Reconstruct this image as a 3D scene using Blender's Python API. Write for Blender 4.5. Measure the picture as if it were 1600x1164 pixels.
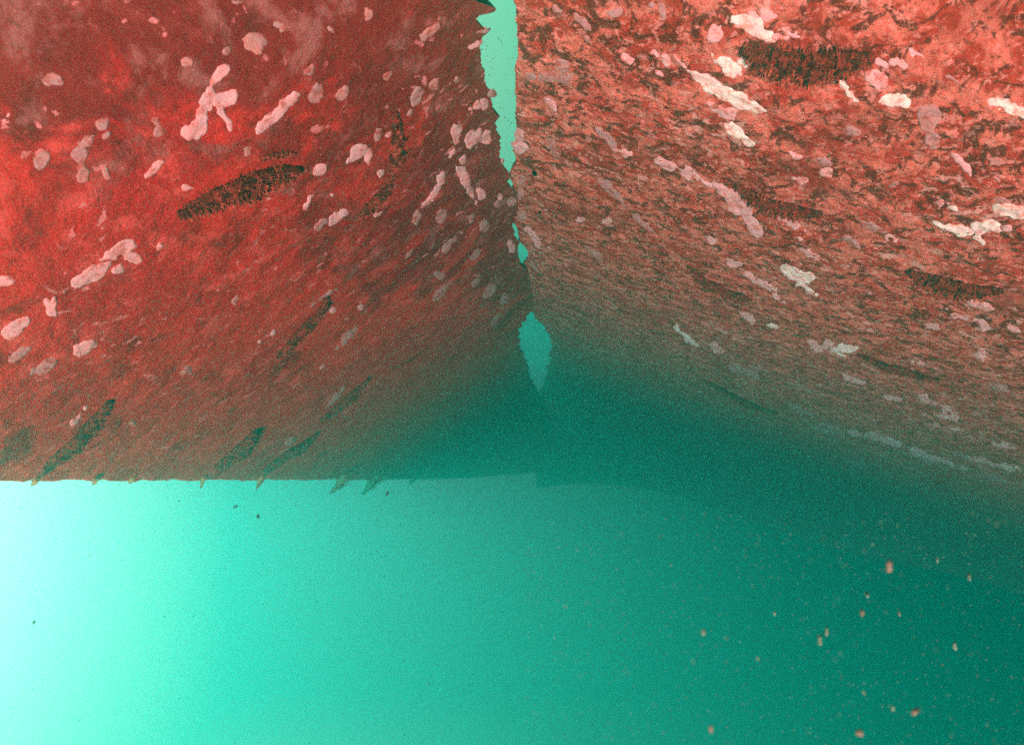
import bpy, math, random
import numpy as np
from mathutils import Vector

for o in list(bpy.data.objects):
    bpy.data.objects.remove(o)
SC = bpy.context.scene
COL = SC.collection
R = math.radians

# ------------------------------------------------------------------ camera
CAM = Vector((0.0, 0.0, 3.0))
F = 1143.0                       # focal length in pixels of a 1600 px wide frame
cd = bpy.data.cameras.new('camera')
cd.sensor_width = 36.0
cd.lens = F / 1600.0 * 36.0
cd.clip_start = 0.02
cd.clip_end = 500
cd.dof.use_dof = True
cd.dof.focus_distance = 2.3
cd.dof.aperture_fstop = 5.0
cam = bpy.data.objects.new('camera', cd)
COL.objects.link(cam)
cam.location = CAM
cam.rotation_euler = (R(90), 0, 0)
SC.camera = cam

def ray(x, y):
    """direction seen at a position of the frame, unit depth along +Y"""
    return Vector(((x - 800) / F, 1.0, (582 - y) / F))

# ------------------------------------------------------------------ world: glow of the open water
W = bpy.data.worlds.new('World')
SC.world = W
W.use_nodes = True
nt = W.node_tree
nt.nodes.clear()
N = nt.nodes.new
L = nt.links.new
wo = N('ShaderNodeOutputWorld')
bg = N('ShaderNodeBackground')
L(bg.outputs[0], wo.inputs['Surface'])
tc = N('ShaderNodeTexCoord')

def lobe(direction, k, color, prev):
    """color * exp(k (cos a - 1)) added to prev"""
    d = Vector(direction).normalized()
    dp = N('ShaderNodeVectorMath'); dp.operation = 'DOT_PRODUCT'
    L(tc.outputs['Generated'], dp.inputs[0]); dp.inputs[1].default_value = d
    a = N('ShaderNodeMath'); a.operation = 'SUBTRACT'
    L(dp.outputs['Value'], a.inputs[0]); a.inputs[1].default_value = 1.0
    b = N('ShaderNodeMath'); b.operation = 'MULTIPLY'
    L(a.outputs[0], b.inputs[0]); b.inputs[1].default_value = k
    e = N('ShaderNodeMath'); e.operation = 'EXPONENT'
    L(b.outputs[0], e.inputs[0])
    s = N('ShaderNodeVectorMath'); s.operation = 'SCALE'
    s.inputs[0].default_value = color
    L(e.outputs[0], s.inputs['Scale'])
    ad = N('ShaderNodeVectorMath'); ad.operation = 'ADD'
    L(s.outputs[0], ad.inputs[0])
    if prev is None:
        ad.inputs[1].default_value = (0.0008, 0.012, 0.0085)
    else:
        L(prev.outputs[0], ad.inputs[1])
    return ad

acc = lobe(ray(-343, 740), 4.8, (0.0, 2.1, 1.32), None)
acc = lobe(ray(-343, 780), 6.6, (5.2, 0.0, 0.10), acc)
acc = lobe(ray(-150, 700), 30.0, (0.5, 0.0, 0.3), acc)
acc = lobe((0.0, 0.55, 1.0), 5.0, (0.05, 0.62, 0.38), acc)
L(acc.outputs[0], bg.inputs['Color'])
bg.inputs['Strength'].default_value = 0.55
W.cycles.sampling_method = 'MANUAL'
W.cycles.sample_map_resolution = 512

# ------------------------------------------------------------------ sun
sl = bpy.data.lights.new('sun', 'SUN')
sl.energy = 4.2
sl.angle = R(2.0)
sl.color = (1.0, 0.78, 0.66)
sun = bpy.data.objects.new('sun', sl)
COL.objects.link(sun)
SUN_TO = Vector((0.10, 0.84, 0.54)).normalized()       # travel direction of the light
sun.rotation_euler = SUN_TO.to_track_quat('-Z', 'Y').to_euler()

SC.view_settings.view_transform = 'Standard'
SC.view_settings.look = 'None'
SC.view_settings.exposure = 1.55
SC.view_settings.gamma = 1.0
SC.cycles.volume_bounces = 2
SC.cycles.max_bounces = 6
SC.cycles.use_denoising = False
SC.cycles.sample_clamp_direct = 2.0
SC.cycles.sample_clamp_indirect = 1.0

# ------------------------------------------------------------------ helpers
def link(o, parent=None):
    COL.objects.link(o)
    if parent is not None:
        o.parent = parent
    return o

def tag(o, label=None, cat=None, group=None, kind=None):
    if label: o['label'] = label
    if cat: o['category'] = cat
    if group: o['group'] = group
    if kind: o['kind'] = kind
    return o

def mesh_obj(name, verts, faces, mat, parent=None, smooth=True, origin=None):
    v = np.asarray(verts, dtype=np.float64)
    if origin is not None:
        v = v - np.asarray(origin)
    me = bpy.data.meshes.new(name)
    me.from_pydata(v.tolist(), [], faces if isinstance(faces, list) else faces.tolist())
    if smooth:
        me.polygons.foreach_set('use_smooth', [True] * len(me.polygons))
    me.update()
    me.materials.append(mat)
    o = bpy.data.objects.new(name, me)
    if origin is not None:
        o.location = origin
    return link(o, parent)

_T = np.random.RandomState(5).rand(64, 64, 64)
def vnoise(p, scale, seed=0):
    """smooth value noise at points p (n,3), -1..1"""
    q = p * scale + seed * 17.37
    i = np.floor(q).astype(int)
    f = q - i
    f = f * f * (3 - 2 * f)
    r = 0
    for a in (0, 1):
        for b in (0, 1):
            for c in (0, 1):
                w = (f[:, 0] if a else 1 - f[:, 0]) * (f[:, 1] if b else 1 - f[:, 1]) * (f[:, 2] if c else 1 - f[:, 2])
                r = r + w * _T[(i[:, 0] + a) % 64, (i[:, 1] + b) % 64, (i[:, 2] + c) % 64]
    return r * 2 - 1

# ------------------------------------------------------------------ the two plates as surfaces
Q0 = 0.060
QC = 0.85
def inv_depth(side, x, y):
    x = np.asarray(x, dtype=float); y = np.asarray(y, dtype=float)
    if side == 'L':
        s = (0.60 * (835 - x) + 0.80 * (676 - y)) / F
    else:
        s = (0.34 * (x - 830) + 0.94 * (645 - y)) / F
    s = 0.02 * np.logaddexp(0, s / 0.02)
    q0 = Q0 if side == 'L' else 0.0555
    q = (q0 ** 3 + (1.35 * s) ** 3) ** (1 / 3)
    return (q ** -3.5 + QC ** -3.5) ** (-1 / 3.5)          # the plates stand upright near the top and curve away below

def base_point(side, x, y):
    q = inv_depth(side, x, y)
    x = np.asarray(x, dtype=float); y = np.asarray(y, dtype=float)
    p = np.stack([(x - 800) / F / q, 1.0 / q, (582 - y) / F / q], -1)
    return p + np.array(CAM)

def frame_at(side, x, y):
    e = 1.5
    a = base_point(side, x + e, y) - base_point(side, x - e, y)
    b = base_point(side, x, y + e) - base_point(side, x, y - e)
    n = np.cross(a, b)
    n /= np.linalg.norm(n, axis=-1, keepdims=True)
    v = base_point(side, x, y) - np.array(CAM)
    n = np.where((n * v).sum(-1, keepdims=True) > 0, -n, n)     # towards the open water
    return n

def relief(side, p):
    h = 0.006 * vnoise(p, 9, 1) + 0.004 * vnoise(p, 24, 2)
    k = 1.0 if side == 'R' else 0.45
    h = h + k * (0.0030 * vnoise(p, 60, 3) + 0.0016 * vnoise(p, 130, 4))
    return h

def surf(side, x, y, lift=0.0):
    p = base_point(side, x, y)
    n = frame_at(side, x, y)
    h = relief(side, p.reshape(-1, 3)).reshape(p.shape[:-1]) + lift
    return p + n * h[..., None], n

# ------------------------------------------------------------------ materials
def new_mat(name):
    m = bpy.data.materials.new(name)
    m.use_nodes = True
    t = m.node_tree
    b = t.nodes['Principled BSDF']
    return m, t, b

class G:
    """small node-graph helper"""
    def __init__(s, t):
        s.t = t
        s.co = t.nodes.new('ShaderNodeTexCoord').outputs['Object']
    def noise(s, scale, detail=4, rough=0.55, dist=0.0, off=0.0, vec=None):
        n = s.t.nodes.new('ShaderNodeTexNoise')
        n.inputs['Scale'].default_value = scale
        n.inputs['Detail'].default_value = detail
        n.inputs['Roughness'].default_value = rough
        n.inputs['Distortion'].default_value = dist
        src = vec or s.co
        if off:
            a = s.t.nodes.new('ShaderNodeVectorMath'); a.operation = 'ADD'
            s.t.links.new(src, a.inputs[0]); a.inputs[1].default_value = (off, off * 1.7, -off)
            src = a.outputs[0]
        s.t.links.new(src, n.inputs['Vector'])
        return n.outputs['Fac']
    def ramp(s, v, a, b, smooth=True):
        n = s.t.nodes.new('ShaderNodeMapRange')
        n.interpolation_type = 'SMOOTHSTEP' if smooth else 'LINEAR'
        n.inputs['From Min'].default_value = a
        n.inputs['From Max'].default_value = b
        s.t.links.new(v, n.inputs['Value'])
        return n.outputs['Result']
    def math(s, op, a, b=None):
        n = s.t.nodes.new('ShaderNodeMath'); n.operation = op
        for k, v in enumerate((a, b)):
            if v is None: continue
            if isinstance(v, (int, float)): n.inputs[k].default_value = v
            else: s.t.links.new(v, n.inputs[k])
        return n.outputs[0]
    def mix(s, f, a, b):
        n = s.t.nodes.new('ShaderNodeMix'); n.data_type = 'RGBA'
        if isinstance(f, (int, float)): n.inputs['Factor'].default_value = f
        else: s.t.links.new(f, n.inputs['Factor'])
        for k, v in (('A', a), ('B', b)):
            sock = [i for i in n.inputs if i.name == k and i.type == 'RGBA'][0]
            if isinstance(v, tuple): sock.default_value = (*v, 1)
            else: s.t.links.new(v, sock)
        return [o for o in n.outputs if o.type == 'RGBA'][0]
    def bump(s, h, dist, strength=1.0, nrm=None):
        n = s.t.nodes.new('ShaderNodeBump')
        n.inputs['Distance'].default_value = dist
        n.inputs['Strength'].default_value = strength
        s.t.links.new(h, n.inputs['Height'])
        if nrm: s.t.links.new(nrm, n.inputs['Normal'])
        return n.outputs[0]

def plate_material(side):
    m, t, b = new_mat('red_fouled_steel_smooth' if side == 'L' else 'red_fouled_steel_crusty')
    g = G(t)
    if side == 'L':
        base, light, dark, pale = (0.56, 0.011, 0.011), (0.74, 0.046, 0.044), (0.13, 0.004, 0.004), (0.75, 0.14, 0.15)
        big = g.ramp(g.noise(2.2, 3, .5, 0, 3.1), .42, .62)
        c = g.mix(big, base, (0.46, 0.007, 0.010))
        c = g.mix(g.math('MULTIPLY', g.ramp(g.noise(13, 5, .62, .6, 1.0), .50, .66), .75), c, light)
        c = g.mix(g.math('MULTIPLY', g.ramp(g.noise(7, 5, .6, .3, 8.0), .54, .70), .8), c, dark)
        c = g.mix(g.math('MULTIPLY', g.ramp(g.noise(75, 4, .7, 0, 5.0), .55, .72), .65), c, dark)
        c = g.mix(g.math('MULTIPLY', g.ramp(g.noise(110, 3, .7, 0, 11.0), .56, .70), .55), c, light)
        c = g.mix(g.math('MULTIPLY', g.ramp(g.noise(260, 3, .7, 0, 31.0), .52, .66), .6), c, (0.13, 0.006, 0.005))
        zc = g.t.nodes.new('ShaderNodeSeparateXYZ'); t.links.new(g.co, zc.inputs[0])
        # ragged dark maroon fouling plus painted-in shade over the upper part of the plate
        fouling_shade = g.ramp(g.math('ADD', zc.outputs['Z'], g.math('MULTIPLY', g.noise(4.5, 6, .68, .6, 41.0), 1.7)), .72, 1.04)
        c = g.mix(g.math('MULTIPLY', fouling_shade, .72), c, (0.10, 0.005, 0.007))
        c = g.mix(g.math('MULTIPLY', g.ramp(g.noise(11, 5, .6, .5, 51.0), .52, .68), g.math('MULTIPLY', fouling_shade, .6)), c, (0.42, 0.085, 0.085))
        spots = g.math('MULTIPLY', g.ramp(g.noise(30, 3, .5, .4, 21.0), .62, .68), g.ramp(g.noise(4, 2, .5, 0, 2.0), .42, .58))
        c = g.mix(g.math('MULTIPLY', spots, .8), c, pale)
        hb = .010
    else:
        base, light, dark, pale = (0.51, 0.024, 0.020), (0.80, 0.108, 0.084), (0.10, 0.006, 0.004), (0.82, 0.22, 0.20)
        big = g.ramp(g.noise(2.5, 3, .5, 0, 3.1), .40, .60)
        c = g.mix(big, base, (0.44, 0.020, 0.014))
        c = g.mix(g.math('MULTIPLY', g.ramp(g.noise(13, 6, .66, .6, 1.0), .45, .56), .9), c, light)
        c = g.mix(g.math('MULTIPLY', g.ramp(g.noise(19, 6, .70, .9, 8.0), .50, .565), .9), c, dark)
        c = g.mix(g.math('MULTIPLY', g.ramp(g.noise(100, 4, .7, 0, 5.0), .52, .68), .7), c, dark)
        c = g.mix(g.math('MULTIPLY', g.ramp(g.noise(48, 4, .7, .3, 11.0), .54, .61), .8), c, (0.82, 0.16, 0.14))
        c = g.mix(g.math('MULTIPLY', g.ramp(g.noise(3.4, 5, .6, .4, 61.0), .53, .66), .5), c, (0.20, 0.012, 0.010))
        spots = g.math('MULTIPLY', g.ramp(g.noise(24, 4, .55, .5, 21.0), .575, .63), g.ramp(g.noise(3, 2, .5, 0, 2.0), .42, .56))
        c = g.mix(g.math('MULTIPLY', spots, .85), c, pale)
        hb = .016
    t.links.new(c, b.inputs['Base Color'])
    h = g.math('ADD', g.noise(30, 6, .65, .3, 14.0), g.math('MULTIPLY', g.noise(120, 4, .7, 0, 4.0), .4))
    t.links.new(g.bump(h, hb, 1.0), b.inputs['Normal'])
    b.inputs['Roughness'].default_value = 0.75
    b.inputs['Specular IOR Level'].default_value = 0.02
    return m

def crust_material(name, a, bcol, stain):
    m, t, b = new_mat(name)
    g = G(t)
    c = g.mix(g.ramp(g.noise(25, 4, .6), .40, .62), a, bcol)
    c = g.mix(g.math('MULTIPLY', g.ramp(g.noise(42, 5, .68, .3, 6.0), .49, .62), .85), c, stain)
    t.links.new(c, b.inputs['Base Color'])
    t.links.new(g.bump(g.noise(55, 3, .5), .004, .7), b.inputs['Normal'])
    b.inputs['Roughness'].default_value = 0.8
    b.inputs['Specular IOR Level'].default_value = 0.05
    return m

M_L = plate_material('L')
M_R = plate_material('R')
M_PINK = crust_material('pink_crust', (0.80, 0.21, 0.22), (0.66, 0.22, 0.24), (0.60, 0.09, 0.08))
M_DULL = crust_material('dull_crust', (0.50, 0.11, 0.105), (0.42, 0.13, 0.14), (0.34, 0.030, 0.025))
M_WHITE = crust_material('pale_crust', (0.86, 0.46, 0.43), (0.78, 0.32, 0.32), (0.75, 0.15, 0.12))

def flat_mat(name, col, col2=None, scale=40, rough=.85):
    m, t, b = new_mat(name)
    g = G(t)
    c = g.mix(g.ramp(g.noise(scale, 4, .6), .4, .6), col, col2 or tuple(k * .6 for k in col))
    t.links.new(c, b.inputs['Base Color'])
    b.inputs['Roughness'].default_value = rough
    b.inputs['Specular IOR Level'].default_value = 0.03
    return m
M_BODY = flat_mat('dark_brown_growth', (0.20, 0.013, 0.010), (0.05, 0.005, 0.004))
M_BRIS = flat_mat('brown_bristle', (0.60, 0.060, 0.042), (0.07, 0.007, 0.006), 60)
M_HORN = flat_mat('ochre_growth', (0.50, 0.26, 0.10), (0.22, 0.10, 0.05), 60)
M_FLAKE = flat_mat('pink_flake', (0.32, 0.13, 0.11), (0.20, 0.11, 0.09), 300)
M_FLAKE2 = flat_mat('pale_flake', (0.17, 0.17, 0.13), (0.12, 0.13, 0.10), 300)
M_DFLAKE = flat_mat('dark_flake', (0.05, 0.05, 0.04), None, 300)

# ------------------------------------------------------------------ plates
LEFT_EDGE = [(-400, 700), (-120, 736), (0, 742), (3, 746), (6, 746), (7, 762), (9, 774), (14, 776), (19, 772), (22, 756), (24, 744),
             (35, 744), (42, 752), (48, 761), (52, 763), (57, 758), (62, 752), (72, 750), (85, 753), (95, 751), (105, 753),
             (115, 759), (125, 758), (135, 761), (145, 767), (150, 772), (153, 766), (165, 769), (175, 772), (180, 779),
             (183, 788), (186, 774), (200, 777), (212, 780), (228, 784), (245, 780), (258, 785), (268, 792), (275, 796),
             (281, 789), (288, 793), (294, 801), (305, 806), (330, 808), (346, 806), (352, 801), (365, 805), (380, 809), (390, 811),
             (396, 808), (405, 812), (416, 813), (421, 826), (450, 830), (480, 834), (488, 829), (495, 824), (500, 822), (506, 816), (511, 818), (515, 812), (525, 811),
             (545, 812), (552, 818), (560, 819), (570, 824), (585, 829), (600, 833), (615, 840), (640, 850), (760, 850)]
RIGHT_EDGE = [(-400, 780), (0, 803), (20, 806), (50, 808), (80, 811), (100, 806), (150, 806), (200, 807), (224, 806), (230, 800),
              (238, 801), (244, 807), (255, 809), (261, 805), (268, 798), (273, 794), (279, 797), (287, 801), (292, 800), (320, 798), (345, 800),
              (352, 806), (362, 810), (372, 809), (384, 817), (390, 824), (400, 825), (408, 823), (416, 817), (422, 812), (450, 815), (484, 822),
              (490, 832), (497, 836), (503, 840), (508, 848), (515, 852), (522, 860), (530, 860), (540, 865), (548, 860), (556, 861), (565, 857), (585, 855),
              (600, 850), (615, 842), (640, 838), (1400, 838)]

def interp(tab, y):
    a = np.array(tab, dtype=float)
    k = sum(np.interp(y + d, a[:, 0], a[:, 1]) * w for d, w in ((-4, .15), (-2, .22), (0, .26), (2, .22), (4, .15)))
    p = np.array([[y * .11, .5, 7.7 if tab is LEFT_EDGE else 3.3]])
    return float(k + 1.9 * vnoise(p, 1, 9)[0] + 1.2 * vnoise(p, 2.7, 10)[0] + .8 * vnoise(p, 6.5, 11)[0])

rnd0 = random.Random(4)
def build_plate(side, name, mat, label, thick, holes=()):
    if side == 'L':
        ys = np.concatenate([np.arange(-420, -8, 12.0), np.arange(-8, 300, 1.5), np.arange(300, 640, 2.0), np.linspace(640, 1, 1)[:0], np.linspace(640, 752, 38)])
        tt = np.linspace(0, 1, 560) ** 0.80
        tt = 1 - (1 - np.linspace(0, 1, 560)) ** 1.15
        X = np.zeros((len(ys), len(tt))); Y = np.zeros_like(X)
        for r, y in enumerate(ys):
            xe = interp(LEFT_EDGE, y)
            jag = 1.0 * math.sin(y * 1.1) * math.sin(y * .37 + 1) + (rnd0.uniform(-1.2, 1.0) + 2.5 * math.sin(y * .9) * math.sin(y * .31) if 486 < y < 640 else 0)
            xs = -520 + tt * (xe + jag + 520)
            X[r] = xs
            Y[r] = y
        # the straight lower edge, falling very slightly to the left
        low = np.clip((Y - 600) / 152, 0, 1)
        Y = Y - low * (X + 520) * 0.0042 + low * 2.0
        Y = Y - low * 12 * np.clip((X - 680) / 170, 0, 1) ** 1.6
        pe = np.stack([X * .05, X * 0, X * 0 + 2], -1).reshape(-1, 3)
        Y = Y + (low ** 6) * (vnoise(pe, 1, 3) * .9 + vnoise(pe, 3.1, 4) * .7).reshape(X.shape)
    else:
        ys = np.concatenate([np.arange(-420, -8, 12.0), np.arange(-8, 640, 2.0), np.linspace(643, 1190, 150)])
        tt = (np.linspace(0, 1, 600)) ** 1.15
        X = np.zeros((len(ys), len(tt))); Y = np.zeros_like(X)
        for r, y in enumerate(ys):
            xe = interp(RIGHT_EDGE, y) + 0.9 * math.sin(y * 1.3) * math.sin(y * .21) + (rnd0.uniform(-1.3, 1.2) + 3 * math.sin(y * .7 + 2) * math.sin(y * .37) if 486 < y < 640 else 0)
            X[r] = xe + tt * (1860 - xe)
            Y[r] = y
            if y > 642:
                Y[r] = 642 + (y - 642) / 548 * (44 + 0.33 * (X[r] - 838) + 74 * np.exp(-(X[r] - 838) / 200) + 10 * np.sin(X[r] * .011))
    P, n = surf(side, X, Y)
    nr, nc = X.shape
    B = base_point(side, X, Y) - n * thick
    V = np.concatenate([P.reshape(-1, 3), B.reshape(-1, 3)])
    idx = np.arange(nr * nc).reshape(nr, nc)
    a, b_, c, d = idx[:-1, :-1], idx[:-1, 1:], idx[1:, 1:], idx[1:, :-1]
    keep = np.ones(a.shape, bool)
    cx = (X[:-1, :-1] + X[1:, 1:]) / 2; cy = (Y[:-1, :-1] + Y[1:, 1:]) / 2
    for hx, hy, hw, hh in holes:
        keep &= ((cx - hx) / hw) ** 2 + ((cy - hy) / hh) ** 2 > 1
    keep2 = keep.copy()
    f1 = np.stack([a, b_, c, d], -1)[keep]
    off = nr * nc
    f2 = np.stack([a, d, c, b_], -1)[keep2] + off
    rim = []
    loops = [(idx[:, -1], 1), (idx[:, 0], 1), (idx[0, :], 1), (idx[-1, :], 1)]
    for lp, s in loops:
        q = np.stack([lp[:-1], lp[1:], lp[1:] + off, lp[:-1] + off], -1)
        rim.append(q)
    faces = np.concatenate([f1, f2] + rim)
    org = P[nr // 2, nc // 2]
    o = mesh_obj(name, V, faces, mat, origin=org)
    return tag(o, label, 'hull plate')

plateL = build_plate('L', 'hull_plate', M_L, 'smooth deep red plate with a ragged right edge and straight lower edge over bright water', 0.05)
plateR = build_plate('R', 'hull_plate', M_R, 'crusty orange red plate, densely speckled, its lower side fading into dark green water', 0.035,
                     holes=[(835, 271, 4.2, 7), (843, 333, 2.0, 3.5)])

# ------------------------------------------------------------------ pale crusts growing on the plates (parts of their plate)
def crust(side, blobs, mat, seed, thick=0.0042, holes=(), step=1.6, wob=0.27):
    """blobs: (x, y, half length, half width, angle deg) joined into one irregular crust"""
    A = np.array(blobs, dtype=float)
    m = A[:, 2].max() + 6
    x0, x1 = (A[:, 0] - A[:, 2]).min() - 5, (A[:, 0] + A[:, 2]).max() + 5
    y0, y1 = (A[:, 1] - A[:, 2]).min() - 5, (A[:, 1] + A[:, 2]).max() + 5
    xs = np.arange(x0, x1, step); ys = np.arange(y0, y1, step)
    X, Y = np.meshgrid(xs, ys)
    Fd = np.full(X.shape, 9.0)
    for bx, by, a, b, ang in blobs:
        c, s = math.cos(R(ang)), math.sin(R(ang))
        dx, dy = X - bx, -(Y - by)
        u = (dx * c + dy * s) / a; v = (-dx * s + dy * c) / b
        r = np.sqrt(u * u + v * v)
        Fd = np.minimum(Fd, (r - 1) * min(a, b) / 6.0)
    P0 = np.stack([X.ravel() / 15.0, Y.ravel() / 15.0, np.full(X.size, seed * 3.1)], -1)
    nz = vnoise(P0, .9, seed).reshape(X.shape) * 1.5 + vnoise(P0, 2.2, seed + 1).reshape(X.shape) * 1.0 + vnoise(P0, 4, seed + 2).reshape(X.shape) * .35
    Fd = Fd + nz * wob * 1.6
    for hx, hy, a, b in holes:
        r = np.sqrt(((X - hx) / a) ** 2 + ((Y - hy) / b) ** 2)
        Fd = np.maximum(Fd, (1 - r) * min(a, b) / 6.0)
    t = np.clip(-Fd / 0.5, -1, 1)
    H = np.where(t > 0, np.sqrt(np.clip(t, 0, 1)), t * 1.2) * thick
    H = H - 0.0012 + nz * thick * .12
    P, n = surf(side, X, Y, H)
    nr, nc = X.shape
    idx = np.arange(nr * nc).reshape(nr, nc)
    lo = np.minimum(np.minimum(Fd[:-1, :-1], Fd[1:, 1:]), np.minimum(Fd[:-1, 1:], Fd[1:, :-1]))
    keep = lo < 0.12
    f = np.stack([idx[:-1, :-1], idx[:-1, 1:], idx[1:, 1:], idx[1:, :-1]], -1)[keep]
    if len(f) == 0:
        return None
    used = np.unique(f)
    remap = np.zeros(nr * nc, int); remap[used] = np.arange(len(used))
    V = P.reshape(-1, 3)[used]
    plate = plateL if side == 'L' else plateR
    o = mesh_obj('pale_crust', V - np.array(plate.location), remap[f], mat, parent=plate)
    return o

P_, D_, W_ = M_PINK, M_DULL, M_WHITE
LC = [  # the left plate
    ([(342, 118, 22, 9, 55), (325, 150, 16, 11, 60), (318, 180, 18, 11, 70), (308, 202, 24, 15, 30), (295, 207, 14, 14, 0), (350, 155, 18, 12, 10), (362, 152, 9, 13, -20), (351, 183, 17, 5, -60)], P_, [(330, 178, 5, 9)]),
    ([(432, 176, 42, 10, 45), (416, 190, 26, 11, 40), (455, 154, 22, 9, 50)], P_, []),
    ([(400, 68, 20, 15, -20), (404, 80, 9, 9, 0)], D_, []),
    ([(494, 144, 18, 11, 60)], D_, []), ([(537, 142, 14, 9, 55)], D_, []), ([(653, 150, 15, 8, 65)], D_, []),
    ([(482, 108, 12, 5, 55)], D_, []), ([(355, 80, 8, 7, 90)], D_, []),
    ([(560, 236, 18, 10, 45), (552, 246, 12, 6, 30), (575, 243, 7, 15, -10)], P_, []),
    ([(590, 210, 6, 16, -10)], D_, []), ([(502, 262, 12, 8, 30)], P_, []), ([(594, 268, 8, 8, 0)], P_, []),
    ([(479, 320, 13, 7, 50)], P_, []), ([(526, 338, 15, 9, 40)], P_, []), ([(518, 303, 5, 4, 0)], P_, []),
    ([(297, 294, 10, 5, 0)], P_, []), ([(240, 265, 18, 6, 38)], P_, []),
    ([(160, 195, 13, 10, 45), (165, 212, 9, 6, 20)], D_, []), ([(135, 220, 18, 9, 35)], D_, []), ([(125, 242, 14, 12, 0), (130, 270, 10, 18, 0)], D_, []),
    ([(84, 125, 17, 10, -5)], D_, []), ([(66, 250, 13, 18, -30)], D_, []), ([(165, 270, 7, 15, 15)], D_, []),
    ([(248, 208, 9, 8, 0), (243, 190, 7, 6, 0)], D_, []), ([(293, 98, 9, 8, 0)], D_, []), ([(370, 4, 10, 5, 0)], D_, []), ([(200, 3, 9, 6, 0)], D_, []),
    ([(190, 388, 26, 12, 25), (205, 400, 20, 8, -20), (170, 395, 16, 7, 25)], P_, [(188, 402, 5, 5)]),
    ([(140, 430, 32, 14, 30), (165, 418, 12, 7, 40)], P_, []), ([(180, 422, 11, 7, 30)], P_, []), ([(250, 382, 7, 6, 30)], P_, []),
    ([(78, 482, 7, 18, 20), (84, 470, 6, 8, 0)], P_, []), ([(20, 515, 22, 11, 30), (40, 505, 9, 8, 0)], P_, []),
    ([(132, 541, 22, 11, 25)], P_, []), ([(30, 552, 18, 8, 35)], D_, []), ([(70, 573, 22, 9, 30)], D_, []), ([(12, 440, 15, 7, 0)], P_, []),
    ([(726, 277, 11, 20, 12), (735, 300, 7, 12, 25)], P_, []), ([(740, 215, 16, 14, 45), (735, 222, 9, 14, -20)], P_, []),
    ([(712, 205, 8, 22, -5), (706, 238, 4, 14, -20)], P_, []), ([(745, 165, 9, 8, 0)], P_, []), ([(757, 163, 7, 9, 0)], P_, []), ([(735, 170, 5, 5, 0)], P_, []),
    ([(762, 215, 7, 15, -15)], P_, []), ([(690, 278, 5, 13, -15), (682, 298, 4, 14, -30), (670, 312, 13, 3.5, 50)], P_, []),
    ([(752, 304, 8, 9, 0)], P_, []), ([(743, 315, 4, 5, 0)], P_, []), ([(725, 250, 5, 7, 0)], P_, []), ([(783, 308, 5, 6, 0)], P_, []), ([(779, 321, 4, 5, 0)], D_, []),
    ([(650, 340, 12, 6, 70)], D_, []), ([(690, 338, 6, 14, -20)], D_, []), ([(756, 353, 7, 10, -30)], D_, []), ([(735, 338, 5, 7, 0)], D_, []),
    ([(640, 175, 9, 5, 70)], D_, []), ([(675, 45, 6, 14, -40), (664, 55, 5, 10, -20)], D_, []), ([(678, 130, 6, 12, -25)], D_, []),
    ([(500, 350, 10, 6, 45)], D_, []), ([(418, 312, 10, 5, 10)], P_, []), ([(640, 395, 12, 4, 60)], D_, []), ([(705, 380, 14, 4, 50)], D_, []), ([(745, 395, 8, 4, 60)], D_, []),
    ([(712, 120, 5, 8, 0)], D_, []), ([(608, 120, 6, 8, -20)], D_, []), ([(574, 22, 6, 8, 0)], D_, []),
    ([(133, 640, 12, 5, 40), (120, 655, 10, 4, 40)], P_, []), ([(425, 520, 9, 5, 40)], P_, []), ([(405, 533, 7, 4, 30)], P_, []), ([(207, 662, 8, 6, 0)], D_, []),
    ([(455, 690, 8, 5, 30)], D_, []), ([(510, 460, 22, 5, 38)], D_, []), ([(545, 525, 26, 6, 45)], D_, []), ([(520, 625, 24, 6, 48)], D_, []), ([(690, 455, 16, 5, 50)], D_, []),
    ([(745, 440, 12, 5, 60), (765, 455, 12, 7, 40)], D_, []), ([(788, 470, 10, 5, 60)], D_, []), ([(775, 500, 9, 3, 45)], D_, []), ([(290, 580, 14, 6, 35)], D_, []),
]
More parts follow.
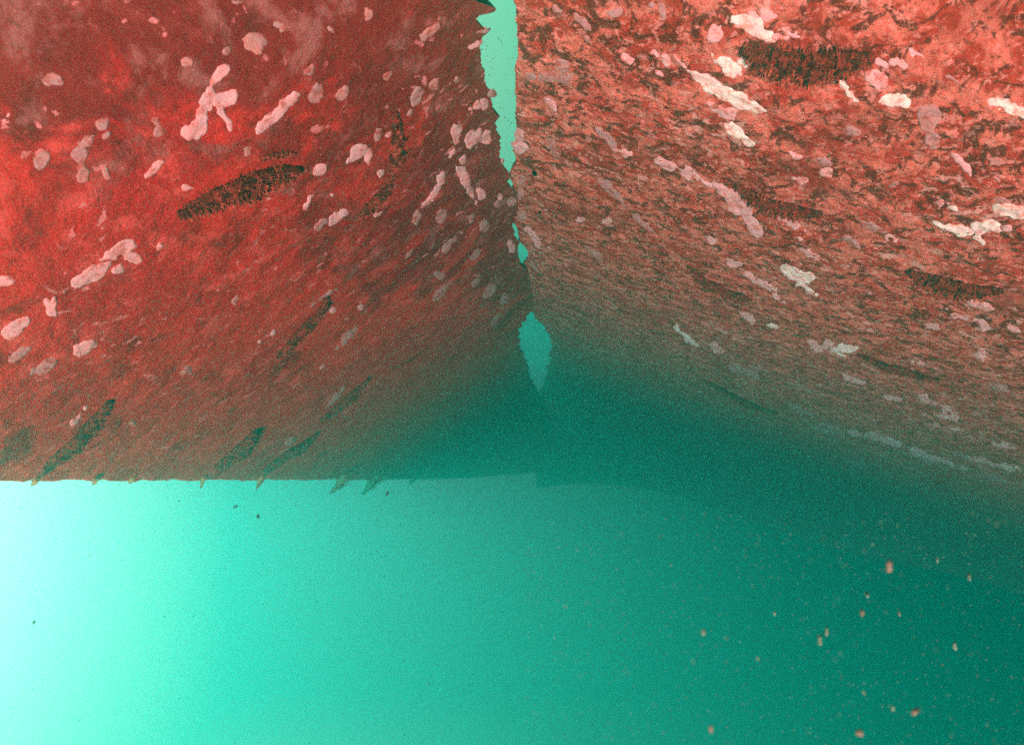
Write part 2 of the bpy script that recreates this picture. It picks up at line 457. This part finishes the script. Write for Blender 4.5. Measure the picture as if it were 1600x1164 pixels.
RC = [  # the right plate
    ([(1172, 38, 28, 14, -15), (1190, 50, 22, 10, -30)], W_, []), ([(1200, 25, 16, 12, -40), (1222, 58, 18, 7, -10)], P_, []),
    ([(1118, 52, 15, 14, 0)], P_, []), ([(1135, 100, 24, 11, -35), (1165, 98, 16, 8, -20)], W_, []),
    ([(1110, 132, 34, 11, -33), (1150, 155, 36, 14, -28), (1178, 168, 18, 12, -30)], W_, []), ([(1120, 170, 22, 6, -35), (1135, 178, 12, 8, 0)], P_, [(1118, 166, 5, 4)]),
    ([(1148, 206, 17, 8, -35), (1165, 220, 12, 6, -30)], W_, []), ([(1315, 132, 20, 8, -35), (1330, 150, 12, 6, -40), (1305, 128, 10, 6, 0)], W_, []),
    ([(1400, 158, 24, 10, -5)], W_, []), ([(1568, 160, 30, 8, -8), (1585, 172, 26, 10, -15)], W_, []), ([(1450, 185, 18, 24, 0), (1455, 220, 12, 16, 0)], D_, []),
    ([(1370, 125, 20, 14, -30), (1378, 120, 9, 6, 0)], P_, []), ([(1402, 98, 11, 7, 0)], P_, []), ([(1500, 255, 20, 7, -40)], P_, []),
    ([(1584, 331, 32, 13, -10)], W_, []), ([(1492, 356, 30, 8, -15), (1470, 350, 15, 5, -20)], W_, []), ([(1538, 356, 24, 11, 0), (1532, 376, 14, 6, -25)], W_, []),
    ([(1492, 324, 10, 6, -15)], W_, []), ([(1468, 317, 14, 5, 0)], P_, []), ([(1575, 358, 14, 7, 0)], P_, []), ([(1555, 250, 14, 6, 0)], D_, []),
    ([(1155, 318, 28, 17, -35), (1130, 300, 20, 7, -40), (1175, 350, 22, 9, -50), (1235, 350, 26, 6, -25), (1250, 370, 14, 5, -35)], P_, [(1198, 350, 8, 5), (1225, 358, 6, 3)]),
    ([(1042, 258, 24, 8, -20), (1065, 268, 18, 5, -35), (1085, 272, 14, 5, -35)], P_, []), ([(1110, 290, 16, 5, -40)], P_, []),
    ([(1243, 428, 26, 9, -25), (1262, 432, 14, 8, -10), (1255, 445, 14, 3, -35)], W_, []), ([(1188, 442, 28, 6, -28), (1212, 462, 16, 4, -40)], P_, []),
    ([(1206, 510, 14, 5, -15)], W_, []), ([(1165, 495, 18, 6, -35)], P_, []), ([(1275, 540, 18, 5, -30)], P_, []), ([(1320, 545, 20, 6, 0), (1318, 555, 12, 4, -20)], W_, []),
    ([(1540, 480, 26, 5, -10), (1520, 472, 12, 6, -30)], P_, []), ([(1488, 490, 22, 4, -15)], P_, []), ([(1590, 515, 18, 4, -25)], P_, []),
    ([(1070, 525, 20, 4, -38)], W_, []), ([(1118, 543, 11, 6, -30)], P_, []), ([(1165, 582, 30, 5, -22), (1150, 572, 12, 4, -40)], D_, []), ([(1180, 575, 26, 4, -20)], D_, []),
    ([(1395, 622, 22, 6, -10)], P_, []), ([(1460, 630, 34, 5, -25), (1470, 650, 30, 5, -5)], P_, []), ([(1300, 672, 24, 7, -15)], D_, []),
    ([(1390, 690, 36, 7, -20), (1430, 705, 34, 6, -22), (1480, 722, 30, 4, -20)], P_, []), ([(1555, 725, 38, 5, -15)], P_, []), ([(1345, 680, 40, 3.2, -17)], P_, []), ([(1440, 716, 44, 2.6, -16)], D_, []), ([(1530, 742, 40, 2.6, -13)], D_, []), ([(1585, 700, 36, 3, -12)], P_, []), ([(1330, 722, 20, 3, -22)], D_, []), ([(1250, 640, 24, 3, -25)], D_, []), ([(1480, 668, 30, 3, -12)], P_, []), ([(1560, 655, 34, 3, -12)], D_, []), ([(1500, 712, 20, 4, -20)], D_, []),
    ([(875, 20, 8, 17, 35)], D_, []), ([(910, 35, 18, 5, -40), (918, 60, 10, 7, -50)], D_, []), ([(865, 120, 26, 9, -10), (830, 118, 10, 9, 0), (880, 105, 10, 12, 30)], D_, []),
    ([(860, 162, 18, 5, -55)], P_, []), ([(862, 225, 6, 18, 20), (868, 245, 6, 14, 25)], D_, []), ([(980, 88, 10, 7, -40)], P_, []),
    ([(1025, 85, 12, 6, -40), (1038, 95, 6, 13, 15), (1030, 115, 10, 5, -40)], P_, []), ([(1065, 100, 20, 5, -40)], P_, []), ([(1018, 10, 6, 4, 0), (1036, 18, 6, 16, 20)], D_, []),
    ([(965, 20, 16, 6, 0)], D_, []), ([(812, 232, 10, 8, 0), (815, 215, 8, 12, 15)], P_, []), ([(838, 375, 7, 14, 25), (830, 362, 12, 5, -40)], P_, []),
    ([(815, 280, 8, 14, 10), (812, 300, 7, 10, 0)], D_, []), ([(812, 337, 10, 6, -20)], D_, []), ([(852, 330, 3, 5, 20)], D_, []), ([(833, 416, 12, 2.5, -40)], D_, []),
    ([(925, 392, 24, 4, -40)], D_, []), ([(880, 500, 40, 1.8, -42)], D_, []), ([(1340, 385, 20, 6, -30)], D_, []), ([(1265, 395, 16, 5, -30)], P_, []), ([(1360, 350, 20, 5, -30)], D_, []),
    ([(1290, 255, 14, 6, -20)], D_, []), ([(1330, 205, 14, 8, 0)], D_, []), ([(1245, 245, 18, 5, -20)], P_, []), ([(1080, 210, 12, 4, -45)], D_, []), ([(940, 210, 22, 5, -45)], D_, []), ([(955, 300, 26, 5, -45)], D_, []),
    ([(1005, 350, 20, 4, -40)], D_, []), ([(1420, 560, 22, 4, -20)], P_, []), ([(1340, 595, 18, 4, -20)], P_, []), ([(1570, 610, 26, 4, -15)], D_, []), ([(1250, 605, 16, 3, -25)], D_, []),
]
LC += [([(768 + k * .0, 148, 7, 5, 20)], M_DULL, []) for k in (0,)] + [([(758, 52, 8, 5, 0)], M_DULL, []), ([(786, 255, 5, 4, 10)], M_PINK, []), ([(800, 318, 7, 5, 60)], M_DULL, []), ([(798, 385, 5, 9, 0)], M_PINK, [])]
for k, (bl, mt, ho) in enumerate(LC):
    crust('L', bl, mt, k + 1, holes=ho)
rc = random.Random(77)
for k in range(16):                                   # small faint ones scattered between
    x, y = rc.uniform(10, 760), rc.uniform(10, 620)
    if y > 640 - x * .12: continue
    bl = [(x, y, rc.uniform(5, 11), rc.uniform(3.5, 6), rc.uniform(30, 65)), (x + rc.uniform(-8, 8), y + rc.uniform(-7, 7), rc.uniform(4, 7), rc.uniform(3, 5), rc.uniform(20, 80))]
    crust('L', bl, rc.choice([M_DULL, M_DULL, M_PINK]), 300 + k, thick=.003)
for k in range(30):
    x, y = rc.uniform(870, 1590), rc.uniform(10, 620)
    if y > 430 + (x - 830) * .35: continue
    bl = [(x, y, rc.uniform(6, 16), rc.uniform(3, 6), rc.uniform(-45, -10)), (x + rc.uniform(-10, 10), y + rc.uniform(-7, 7), rc.uniform(4, 9), rc.uniform(3, 5), rc.uniform(-60, 0))]
    crust('R', bl, rc.choice([M_DULL, M_PINK, M_PINK]), 400 + k, thick=.003)
for k, (bl, mt, ho) in enumerate(RC):
    crust('R', bl, mt, k + 101, holes=ho)

# ------------------------------------------------------------------ dark bristly growths lying along the plates
rnd = random.Random(11)
def tube_mesh(pts, rads, ups, seg=10):
    V, Fc = [], []
    n = len(pts)
    for i, p in enumerate(pts):
        t = (pts[min(i + 1, n - 1)] - pts[max(i - 1, 0)]).normalized()
        u = (ups[i] - t * ups[i].dot(t)).normalized()
        w = t.cross(u)
        for j in range(seg):
            a = 2 * math.pi * j / seg
            r = rads[i] * (1 + .16 * rnd.uniform(-1, 1))
            V.append(p + u * math.sin(a) * r * .75 + w * math.cos(a) * r)
    for i in range(n - 1):
        for j in range(seg):
            k = (j + 1) % seg
            Fc.append([i * seg + j, i * seg + k, (i + 1) * seg + k, (i + 1) * seg + j])
    Fc.append(list(range(seg))[::-1]); Fc.append([(n - 1) * seg + j for j in range(seg)])
    return V, Fc

def growth(side, path, width, label, dens=1.0, lift=0.5):
    """path: frame positions from tip to root; width: half width in frame pixels"""
    n = 26
    pa = np.array(path, dtype=float)
    d = np.r_[0, np.cumsum(np.linalg.norm(np.diff(pa, axis=0), axis=1))]
    s = np.linspace(0, d[-1], n)
    xs = np.interp(s, d, pa[:, 0]); ys = np.interp(s, d, pa[:, 1])
    for _ in range(3):
        xs[1:-1] = (xs[:-2] + 2 * xs[1:-1] + xs[2:]) / 4; ys[1:-1] = (ys[:-2] + 2 * ys[1:-1] + ys[2:]) / 4
    P, nn = surf(side, xs, ys)
    q = inv_depth(side, xs, ys)
    tk = np.linspace(0, 1, n)
    prof = np.sin(np.pi * np.clip(tk * .93 + .05, 0, 1)) ** .55
    wn = np.array([1 + .22 * vnoise(np.array([[t * 9, xs[0] * .01, 1.0]]), 1, 5)[0] + .12 * math.sin(t * 60) for t in tk])
    rad = width / F / q * prof * wn
    pts = [Vector(P[i]) + Vector(nn[i]) * rad[i] * lift for i in range(n)]
    ups = [Vector(nn[i]) for i in range(n)]
    root = bpy.data.objects.new('bristly_growth', None)
    root.empty_display_size = .05
    root.location = Vector(P[n // 2])
    link(root)
    tag(root, label, 'sea growth', 'dark bristly growths on the red plates')
    V, Fc = tube_mesh(pts, [r * .82 for r in rad], ups)
    mesh_obj('stem', [tuple(v - root.location) for v in V], Fc, M_BODY, parent=root)
    V, Fc = [], []
    cnt = int(1100 * dens)
    ribs = max(9, int(d[-1] / 7))
    for _ in range(cnt):
        fi = (int(rnd.random() * ribs) + .5 + rnd.gauss(0, .13)) / ribs * (n - 1)
        i = max(0, min(n - 1, int(fi))); j = min(i + 1, n - 1); f = fi - int(fi)
        p = pts[i].lerp(pts[j], f)
        t = (pts[min(j, n - 1)] - pts[max(i - 1, 0)]).normalized()
        u = (ups[i] - t * ups[i].dot(t)).normalized(); w = t.cross(u)
        a = rnd.uniform(-.25, math.pi + .25)
        out = (u * math.sin(a) + w * math.cos(a))
        r = rad[i] * .62
        ln = rad[i] * rnd.uniform(.2, .65)
        b0 = p + out * r
        dr = (out + t * rnd.uniform(-.25, .35) + Vector((rnd.uniform(-.25, .25), rnd.uniform(-.25, .25), rnd.uniform(-.25, .25)))).normalized()
        th = max(.0011, rad[i] * .055)
        s1 = dr.cross(Vector((.3, .2, .9))).normalized() * th; s2 = dr.cross(s1).normalized() * th
        k = len(V)
        V += [b0 + s1, b0 - s1 * .5 + s2, b0 - s1 * .5 - s2, b0 + dr * ln]
        Fc += [[k, k + 1, k + 3], [k + 1, k + 2, k + 3], [k + 2, k, k + 3]]
    mesh_obj('bristles', [tuple(v - root.location) for v in V], Fc, M_BRIS, parent=root, smooth=False)
    return root

growth('R', [(1365, 88), (1310, 96), (1260, 96), (1210, 88), (1160, 72)], 29, 'thickest dark bristly growth, beside the white crust at the top of the crusty plate', 2.4)
growth('R', [(1285, 332), (1240, 325), (1195, 312), (1150, 290)], 18, 'dark bristly growth directly above the large pink crust of the crusty plate', 1.4)
growth('R', [(1568, 452), (1520, 448), (1475, 438), (1420, 420)], 19, 'dark bristly growth below the white crusts near the right border', 1.4)
growth('R', [(1175, 468), (1140, 456), (1100, 434), (1075, 415)], 12, 'faint thin growth in the middle of the crusty plate, left of the small white crust', .9)
growth('R', [(1470, 592), (1430, 582), (1380, 566), (1340, 552)], 9, 'slim dark growth low on the crusty plate, right of the small pale double crust', .8)
growth('R', [(1215, 645), (1180, 632), (1140, 612), (1100, 592)], 8, 'slim dark growth nearest the murky green lower side of the crusty plate', .8)
growth('L', [(465, 262), (420, 272), (380, 290), (330, 308), (275, 335)], 22, 'largest dark bristly growth on the smooth deep red plate', 2.2)
growth('L', [(462, 241), (445, 240), (425, 243), (400, 250)], 6, 'short blackish growth lying just above the largest growth', .8)
growth('L', [(617, 175), (616, 215), (613, 250), (604, 285)], 11, 'upright dark growth beside the forked pink crust', .9)
growth('L', [(605, 285), (588, 305), (570, 325), (560, 340)], 11, 'stubby dark growth hanging under the upright growth on the smooth plate', 1.0)
growth('L', [(510, 462), (495, 490), (470, 515), (430, 560)], 11, 'lone slim dark growth in the middle of the smooth plate', 1.0)
growth('L', [(170, 625), (145, 655), (115, 685), (60, 738)], 14, 'long dark growth slanting down to the lower edge near the left border', 1.4)
growth('L', [(395, 672), (378, 692), (355, 712), (335, 728)], 15, 'greenish dark growth above the second spike of the lower edge', 1.2)
growth('L', [(495, 675), (470, 692), (440, 712), (410, 735)], 11, 'dim growth above the lower edge, leading down to the ochre spike', 1.0)
growth('L', [(575, 590), (550, 612), (525, 635), (500, 655)], 10, 'dim growth where the smooth plate turns from red to green', .8)

# the growths that stick out below the straight edge, seen in profile
def spike(x, y, dx, dy, w, label):
    """root at (x, y) on the lower edge, tip at (x+dx, y+dy)"""
    dx *= 1.25; dy *= 1.15; w *= 1.25
    q = float(inv_depth('L', x, y - 3))
    sc = 1 / F / q
    o = Vector(base_point('L', x, y - 6)) - Vector((0, 0, 0))
    n = Vector(frame_at('L', np.array([x * 1.0]), np.array([y - 6.0]))[0])
    root = bpy.data.objects.new('edge_spike', None); root.location = o; link(root)
    root.empty_display_size = .05
    tag(root, label, 'sea growth', 'pointed growths sticking out under the lower edge of the smooth plate')
    tip = Vector((dx * sc, 0.0, -(dy + 6) * sc))
    V, Fc, seg, n_ = [], [], 8, 9
    for i in range(n_):
        t = i / (n_ - 1)
        c = tip * t + Vector((0, 0, -w * sc * .5 * math.sin(t * math.pi)))
        r = w * sc * (1 - t) ** .7 * .55 + .2 * sc
        for j in range(seg):
            a = 2 * math.pi * j / seg
            V.append(tuple(c + Vector((math.cos(a) * r * 1.3, math.sin(a) * r, 0)) * rnd.uniform(.85, 1.1)))
    for i in range(n_ - 1):
        for j in range(seg):
            k = (j + 1) % seg
            Fc.append([i * seg + j, i * seg + k, (i + 1) * seg + k, (i + 1) * seg + j])
    Fc.append([(n_ - 1) * seg + j for j in range(seg)])
    mesh_obj('stem', V, Fc, M_HORN, parent=root)
    V, Fc = [], []
    for _ in range(120):           # the bristly web between the spike and the edge
        t = rnd.random() ** 1.3
        b0 = tip * t
        d = Vector((abs(dx) * sc * rnd.uniform(.6, 1.5), rnd.uniform(-1, 1) * w * sc, rnd.uniform(-.1, .55) * dy * sc)) * (1 - t * .6)
        s1 = Vector((0, 1, .3)) * w * sc * .16; s2 = Vector((.2, 0, 1)) * w * sc * .16
        k = len(V)
        V += [tuple(b0 + s1), tuple(b0 - s1 + s2), tuple(b0 - s1 - s2), tuple(b0 + d)]
        Fc += [[k, k + 1, k + 3], [k + 1, k + 2, k + 3], [k + 2, k, k + 3]]
    mesh_obj('bristles', V, Fc, M_BRIS, parent=root, smooth=False)
spike(57, 752, -6, 5, 7, 'small blunt spike under the edge, below the long slanting growth by the left border')
spike(150, 752, -4, 4, 6, 'tiny nub under the edge between the left border and the thin spike')
spike(207, 751, -5, 3, 6, 'tiny nub under the edge, nearest the thin spike')
spike(318, 750, -4, 11, 4, 'thin short spike hanging almost straight down from the edge')
spike(409, 749, -7, 12, 6, 'ochre spike with a blunt tip below the dim growth')
spike(538, 748, -18, 18, 8, 'longer slanting spike with a dark web, left one of the close pair')
spike(586, 748, -16, 19, 9, 'widest slanting spike with a grey tip, right one of the close pair')
spike(648, 748, -7, 7, 6, 'faint last spike at the murky end of the lower edge')

# ------------------------------------------------------------------ drifting particles
def blob_mesh(name, size, seed, stretch=(1, .6, 1.3)):
    r = random.Random(seed)
    import bmesh
    bm = bmesh.new()
    bmesh.ops.create_icosphere(bm, subdivisions=2, radius=1)
    ph = [r.uniform(0, 6.28) for _ in range(6)]
    for v in bm.verts:
        k = 1 + .28 * math.sin(v.co.x * 3 + ph[0]) + .22 * math.sin(v.co.y * 4 + ph[1]) + .22 * math.sin(v.co.z * 3.5 + ph[2])
        v.co = Vector((v.co.x * stretch[0], v.co.y * stretch[1], v.co.z * stretch[2])) * k * size
    for f in bm.faces: f.smooth = True
    me = bpy.data.meshes.new(name)
    bm.to_mesh(me); bm.free()
    return me

def particle(x, y, dist, px, mat, label, group, seed, tilt=0, st=(1, .6, 1.4)):
    d = ray(x, y)
    me = blob_mesh('drifting_flake', px * .8 / F * dist, seed, st)
    me.materials.append(mat)
    o = bpy.data.objects.new('drifting_flake', me)
    o.location = CAM + d * dist
    o.rotation_euler = (0, R(tilt), R(seed * 31 % 90))
    link(o)
    tag(o, label, 'flake', group)
GP = 'pinkish flakes drifting in the dark green water'
particle(1389, 885, .62, 6.5, M_FLAKE, 'pink oblong flake drifting highest in the dark green water, below the crusty plate', GP, 1)
particle(1347, 957, .66, 5, M_FLAKE, 'pinkish flake with a pale tail, below the highest pink flake', GP, 2, 20)
particle(1099, 987, .70, 4.5, M_FLAKE2, 'white upright flake drifting alone between the bright and the dark water', GP, 3)
particle(1184, 1028, .72, 3.2, M_FLAKE2, 'tiny white flake right of and below the lone white flake', GP, 4, -40)
particle(1111, 1138, .60, 5, M_FLAKE, 'salmon flake near the bottom of the frame, leftmost of the pink ones', GP, 5)
particle(1343, 1144, .60, 6, M_FLAKE, 'salmon flake touching the bottom of the frame under the wide pink flake', GP, 6, 10)
particle(1431, 1111, .60, 7, M_FLAKE, 'wide pink flake lying level, close to a slim yellowish flake', GP, 7, 90)
particle(1395, 1107, .70, 4.5, M_FLAKE2, 'slim yellowish flake just left of the wide pink flake', GP, 8, -25, (.6, .5, 1.6))
particle(1350, 1082, .72, 4, M_FLAKE2, 'thin yellowish sliver above the slim yellowish flake', GP, 9, -30, (.5, .5, 1.5))
particle(1465, 874, 1.1, 4, M_FLAKE2, 'faint grey flake right of the highest pink flake', GP, 10)
particle(1514, 902, 1.1, 4.5, M_FLAKE2, 'faint pale flake in the darkest water near the right border', GP, 11, 30)
particle(1292, 986, 1.0, 5, M_FLAKE2, 'faint pale flake, upper one of a close pair in the green water', GP, 12)
particle(1281, 1000, 1.0, 5.5, M_FLAKE2, 'faint pale flake, lower one of a close pair in the green water', GP, 13)
particle(1355, 928, 1.0, 4, M_FLAKE2, 'dim flake between the highest pink flake and the one with the tail', GP, 14, 50)
particle(1492, 1010, 1.2, 5, M_FLAKE2, 'dim upright flake in the dark water above the wide pink flake', GP, 15, -10)
particle(1405, 958, 1.3, 4, M_FLAKE2, 'dim flake level with the pinkish flake with the tail, on its right', GP, 16, -10)
particle(1210, 958, 1.2, 3.5, M_FLAKE2, 'dim flake above the tiny white flake', GP, 17, -10)
GD = 'dark flecks drifting in the bright water'
particle(403, 806, .9, 5, M_DFLAKE, 'dark curved fleck in the bright water under the ochre spike', GD, 20, 60, (1.0, .5, .45))
particle(368, 791, 1.0, 2.8, M_DFLAKE, 'tiny dark fleck above and left of the dark curved one', GD, 21, 60)
particle(605, 771, 1.0, 2.6, M_DFLAKE, 'tiny dark fleck just right of the close pair of spikes', GD, 22, 40)
particle(53, 972, 1.0, 2.4, M_DFLAKE, 'tiny dark fleck far down in the brightest water at the left', GD, 23, 40)

def snow(count, seed, dmin, dmax, smin, smax, name, mat, label, region=(-150, -100, 1750, 1280)):
    r = np.random.RandomState(seed)
    x = r.uniform(region[0], region[2], count); y = r.uniform(region[1], region[3], count)
    q = np.maximum(np.where((y < 754) & (x < 845), inv_depth('L', x, y), 0), np.where(x > 800, inv_depth('R', x, y), 0))
    q = np.where((y > 760) & (x < 560) & (r.rand(count) < .8), 9, q)
    q = np.maximum(q, 1 / dmax)
    dlim = .93 / q
    ok = dlim > dmin
    x, y, dlim = x[ok], y[ok], dlim[ok]
    n = len(x)
    d = (dmin ** 2 + r.rand(n) * (dlim ** 2 - dmin ** 2)) ** .5
    c = np.stack([(x - 800) / F * d, d, (582 - y) / F * d], -1) + np.array(CAM)
    sz = (r.uniform(smin, smax, n) * d ** .6)[:, None]
    a = r.randn(n, 3); a /= np.linalg.norm(a, axis=1, keepdims=True)
    b = np.cross(a, r.randn(n, 3)); b /= np.linalg.norm(b, axis=1, keepdims=True)
    e = np.cross(a, b)
    V = np.stack([c + a * sz * 1.4, c - a * sz * .6 + b * sz, c - a * sz * .6 - b * sz * .7 + e * sz * .5, c - a * sz * .5 - e * sz * .9], 1).reshape(-1, 3)
    k = np.arange(n)[:, None] * 4
    Fc = np.concatenate([k + np.array([0, 1, 2]), k + np.array([0, 2, 3]), k + np.array([0, 3, 1]), k + np.array([1, 3, 2])])
    o = mesh_obj(name, V, Fc, mat, smooth=False)
    return tag(o, label, 'silt', kind='stuff')
M_SILT = flat_mat('silt', (0.10, 0.09, 0.06), (0.06, 0.06, 0.045), 50)
snow(16000, 3, 1.6, 8.0, .0006, .0018, 'suspended_silt', M_SILT, 'fine pale silt hanging everywhere in the green water')

snow(1700, 8, .40, 1.6, .0004, .0013, 'suspended_silt', M_FLAKE2, 'coarser blurred silt close by in the dark water at the lower right', (820, 800, 1700, 1250))

# ------------------------------------------------------------------ haze: the water itself
def box(name, lo, hi, mat):
    x0, y0, z0 = lo; x1, y1, z1 = hi
    V = [(x0, y0, z0), (x1, y0, z0), (x1, y1, z0), (x0, y1, z0), (x0, y0, z1), (x1, y0, z1), (x1, y1, z1), (x0, y1, z1)]
    Fc = [[0, 3, 2, 1], [4, 5, 6, 7], [0, 1, 5, 4], [1, 2, 6, 5], [2, 3, 7, 6], [3, 0, 4, 7]]
    return mesh_obj(name, V, Fc, mat, smooth=False)
hm = bpy.data.materials.new('haze')
hm.use_nodes = True
t = hm.node_tree
t.nodes.clear()
out = t.nodes.new('ShaderNodeOutputMaterial')
pv = t.nodes.new('ShaderNodeVolumePrincipled')
pv.inputs['Color'].default_value = (0.02, 0.86, 0.67, 1)
pv.inputs['Absorption Color'].default_value = (0.0, 0.50, 0.50, 1)
pv.inputs['Density'].default_value = 0.21
pv.inputs['Anisotropy'].default_value = 0.86
t.links.new(pv.outputs[0], out.inputs['Volume'])
hz = box('haze', (-7.5, -0.45, -5.5), (18.5, 19.6, 5.4), hm)
tag(hz, 'murky green sea water that veils the far ends of both plates', 'haze', kind='stuff')
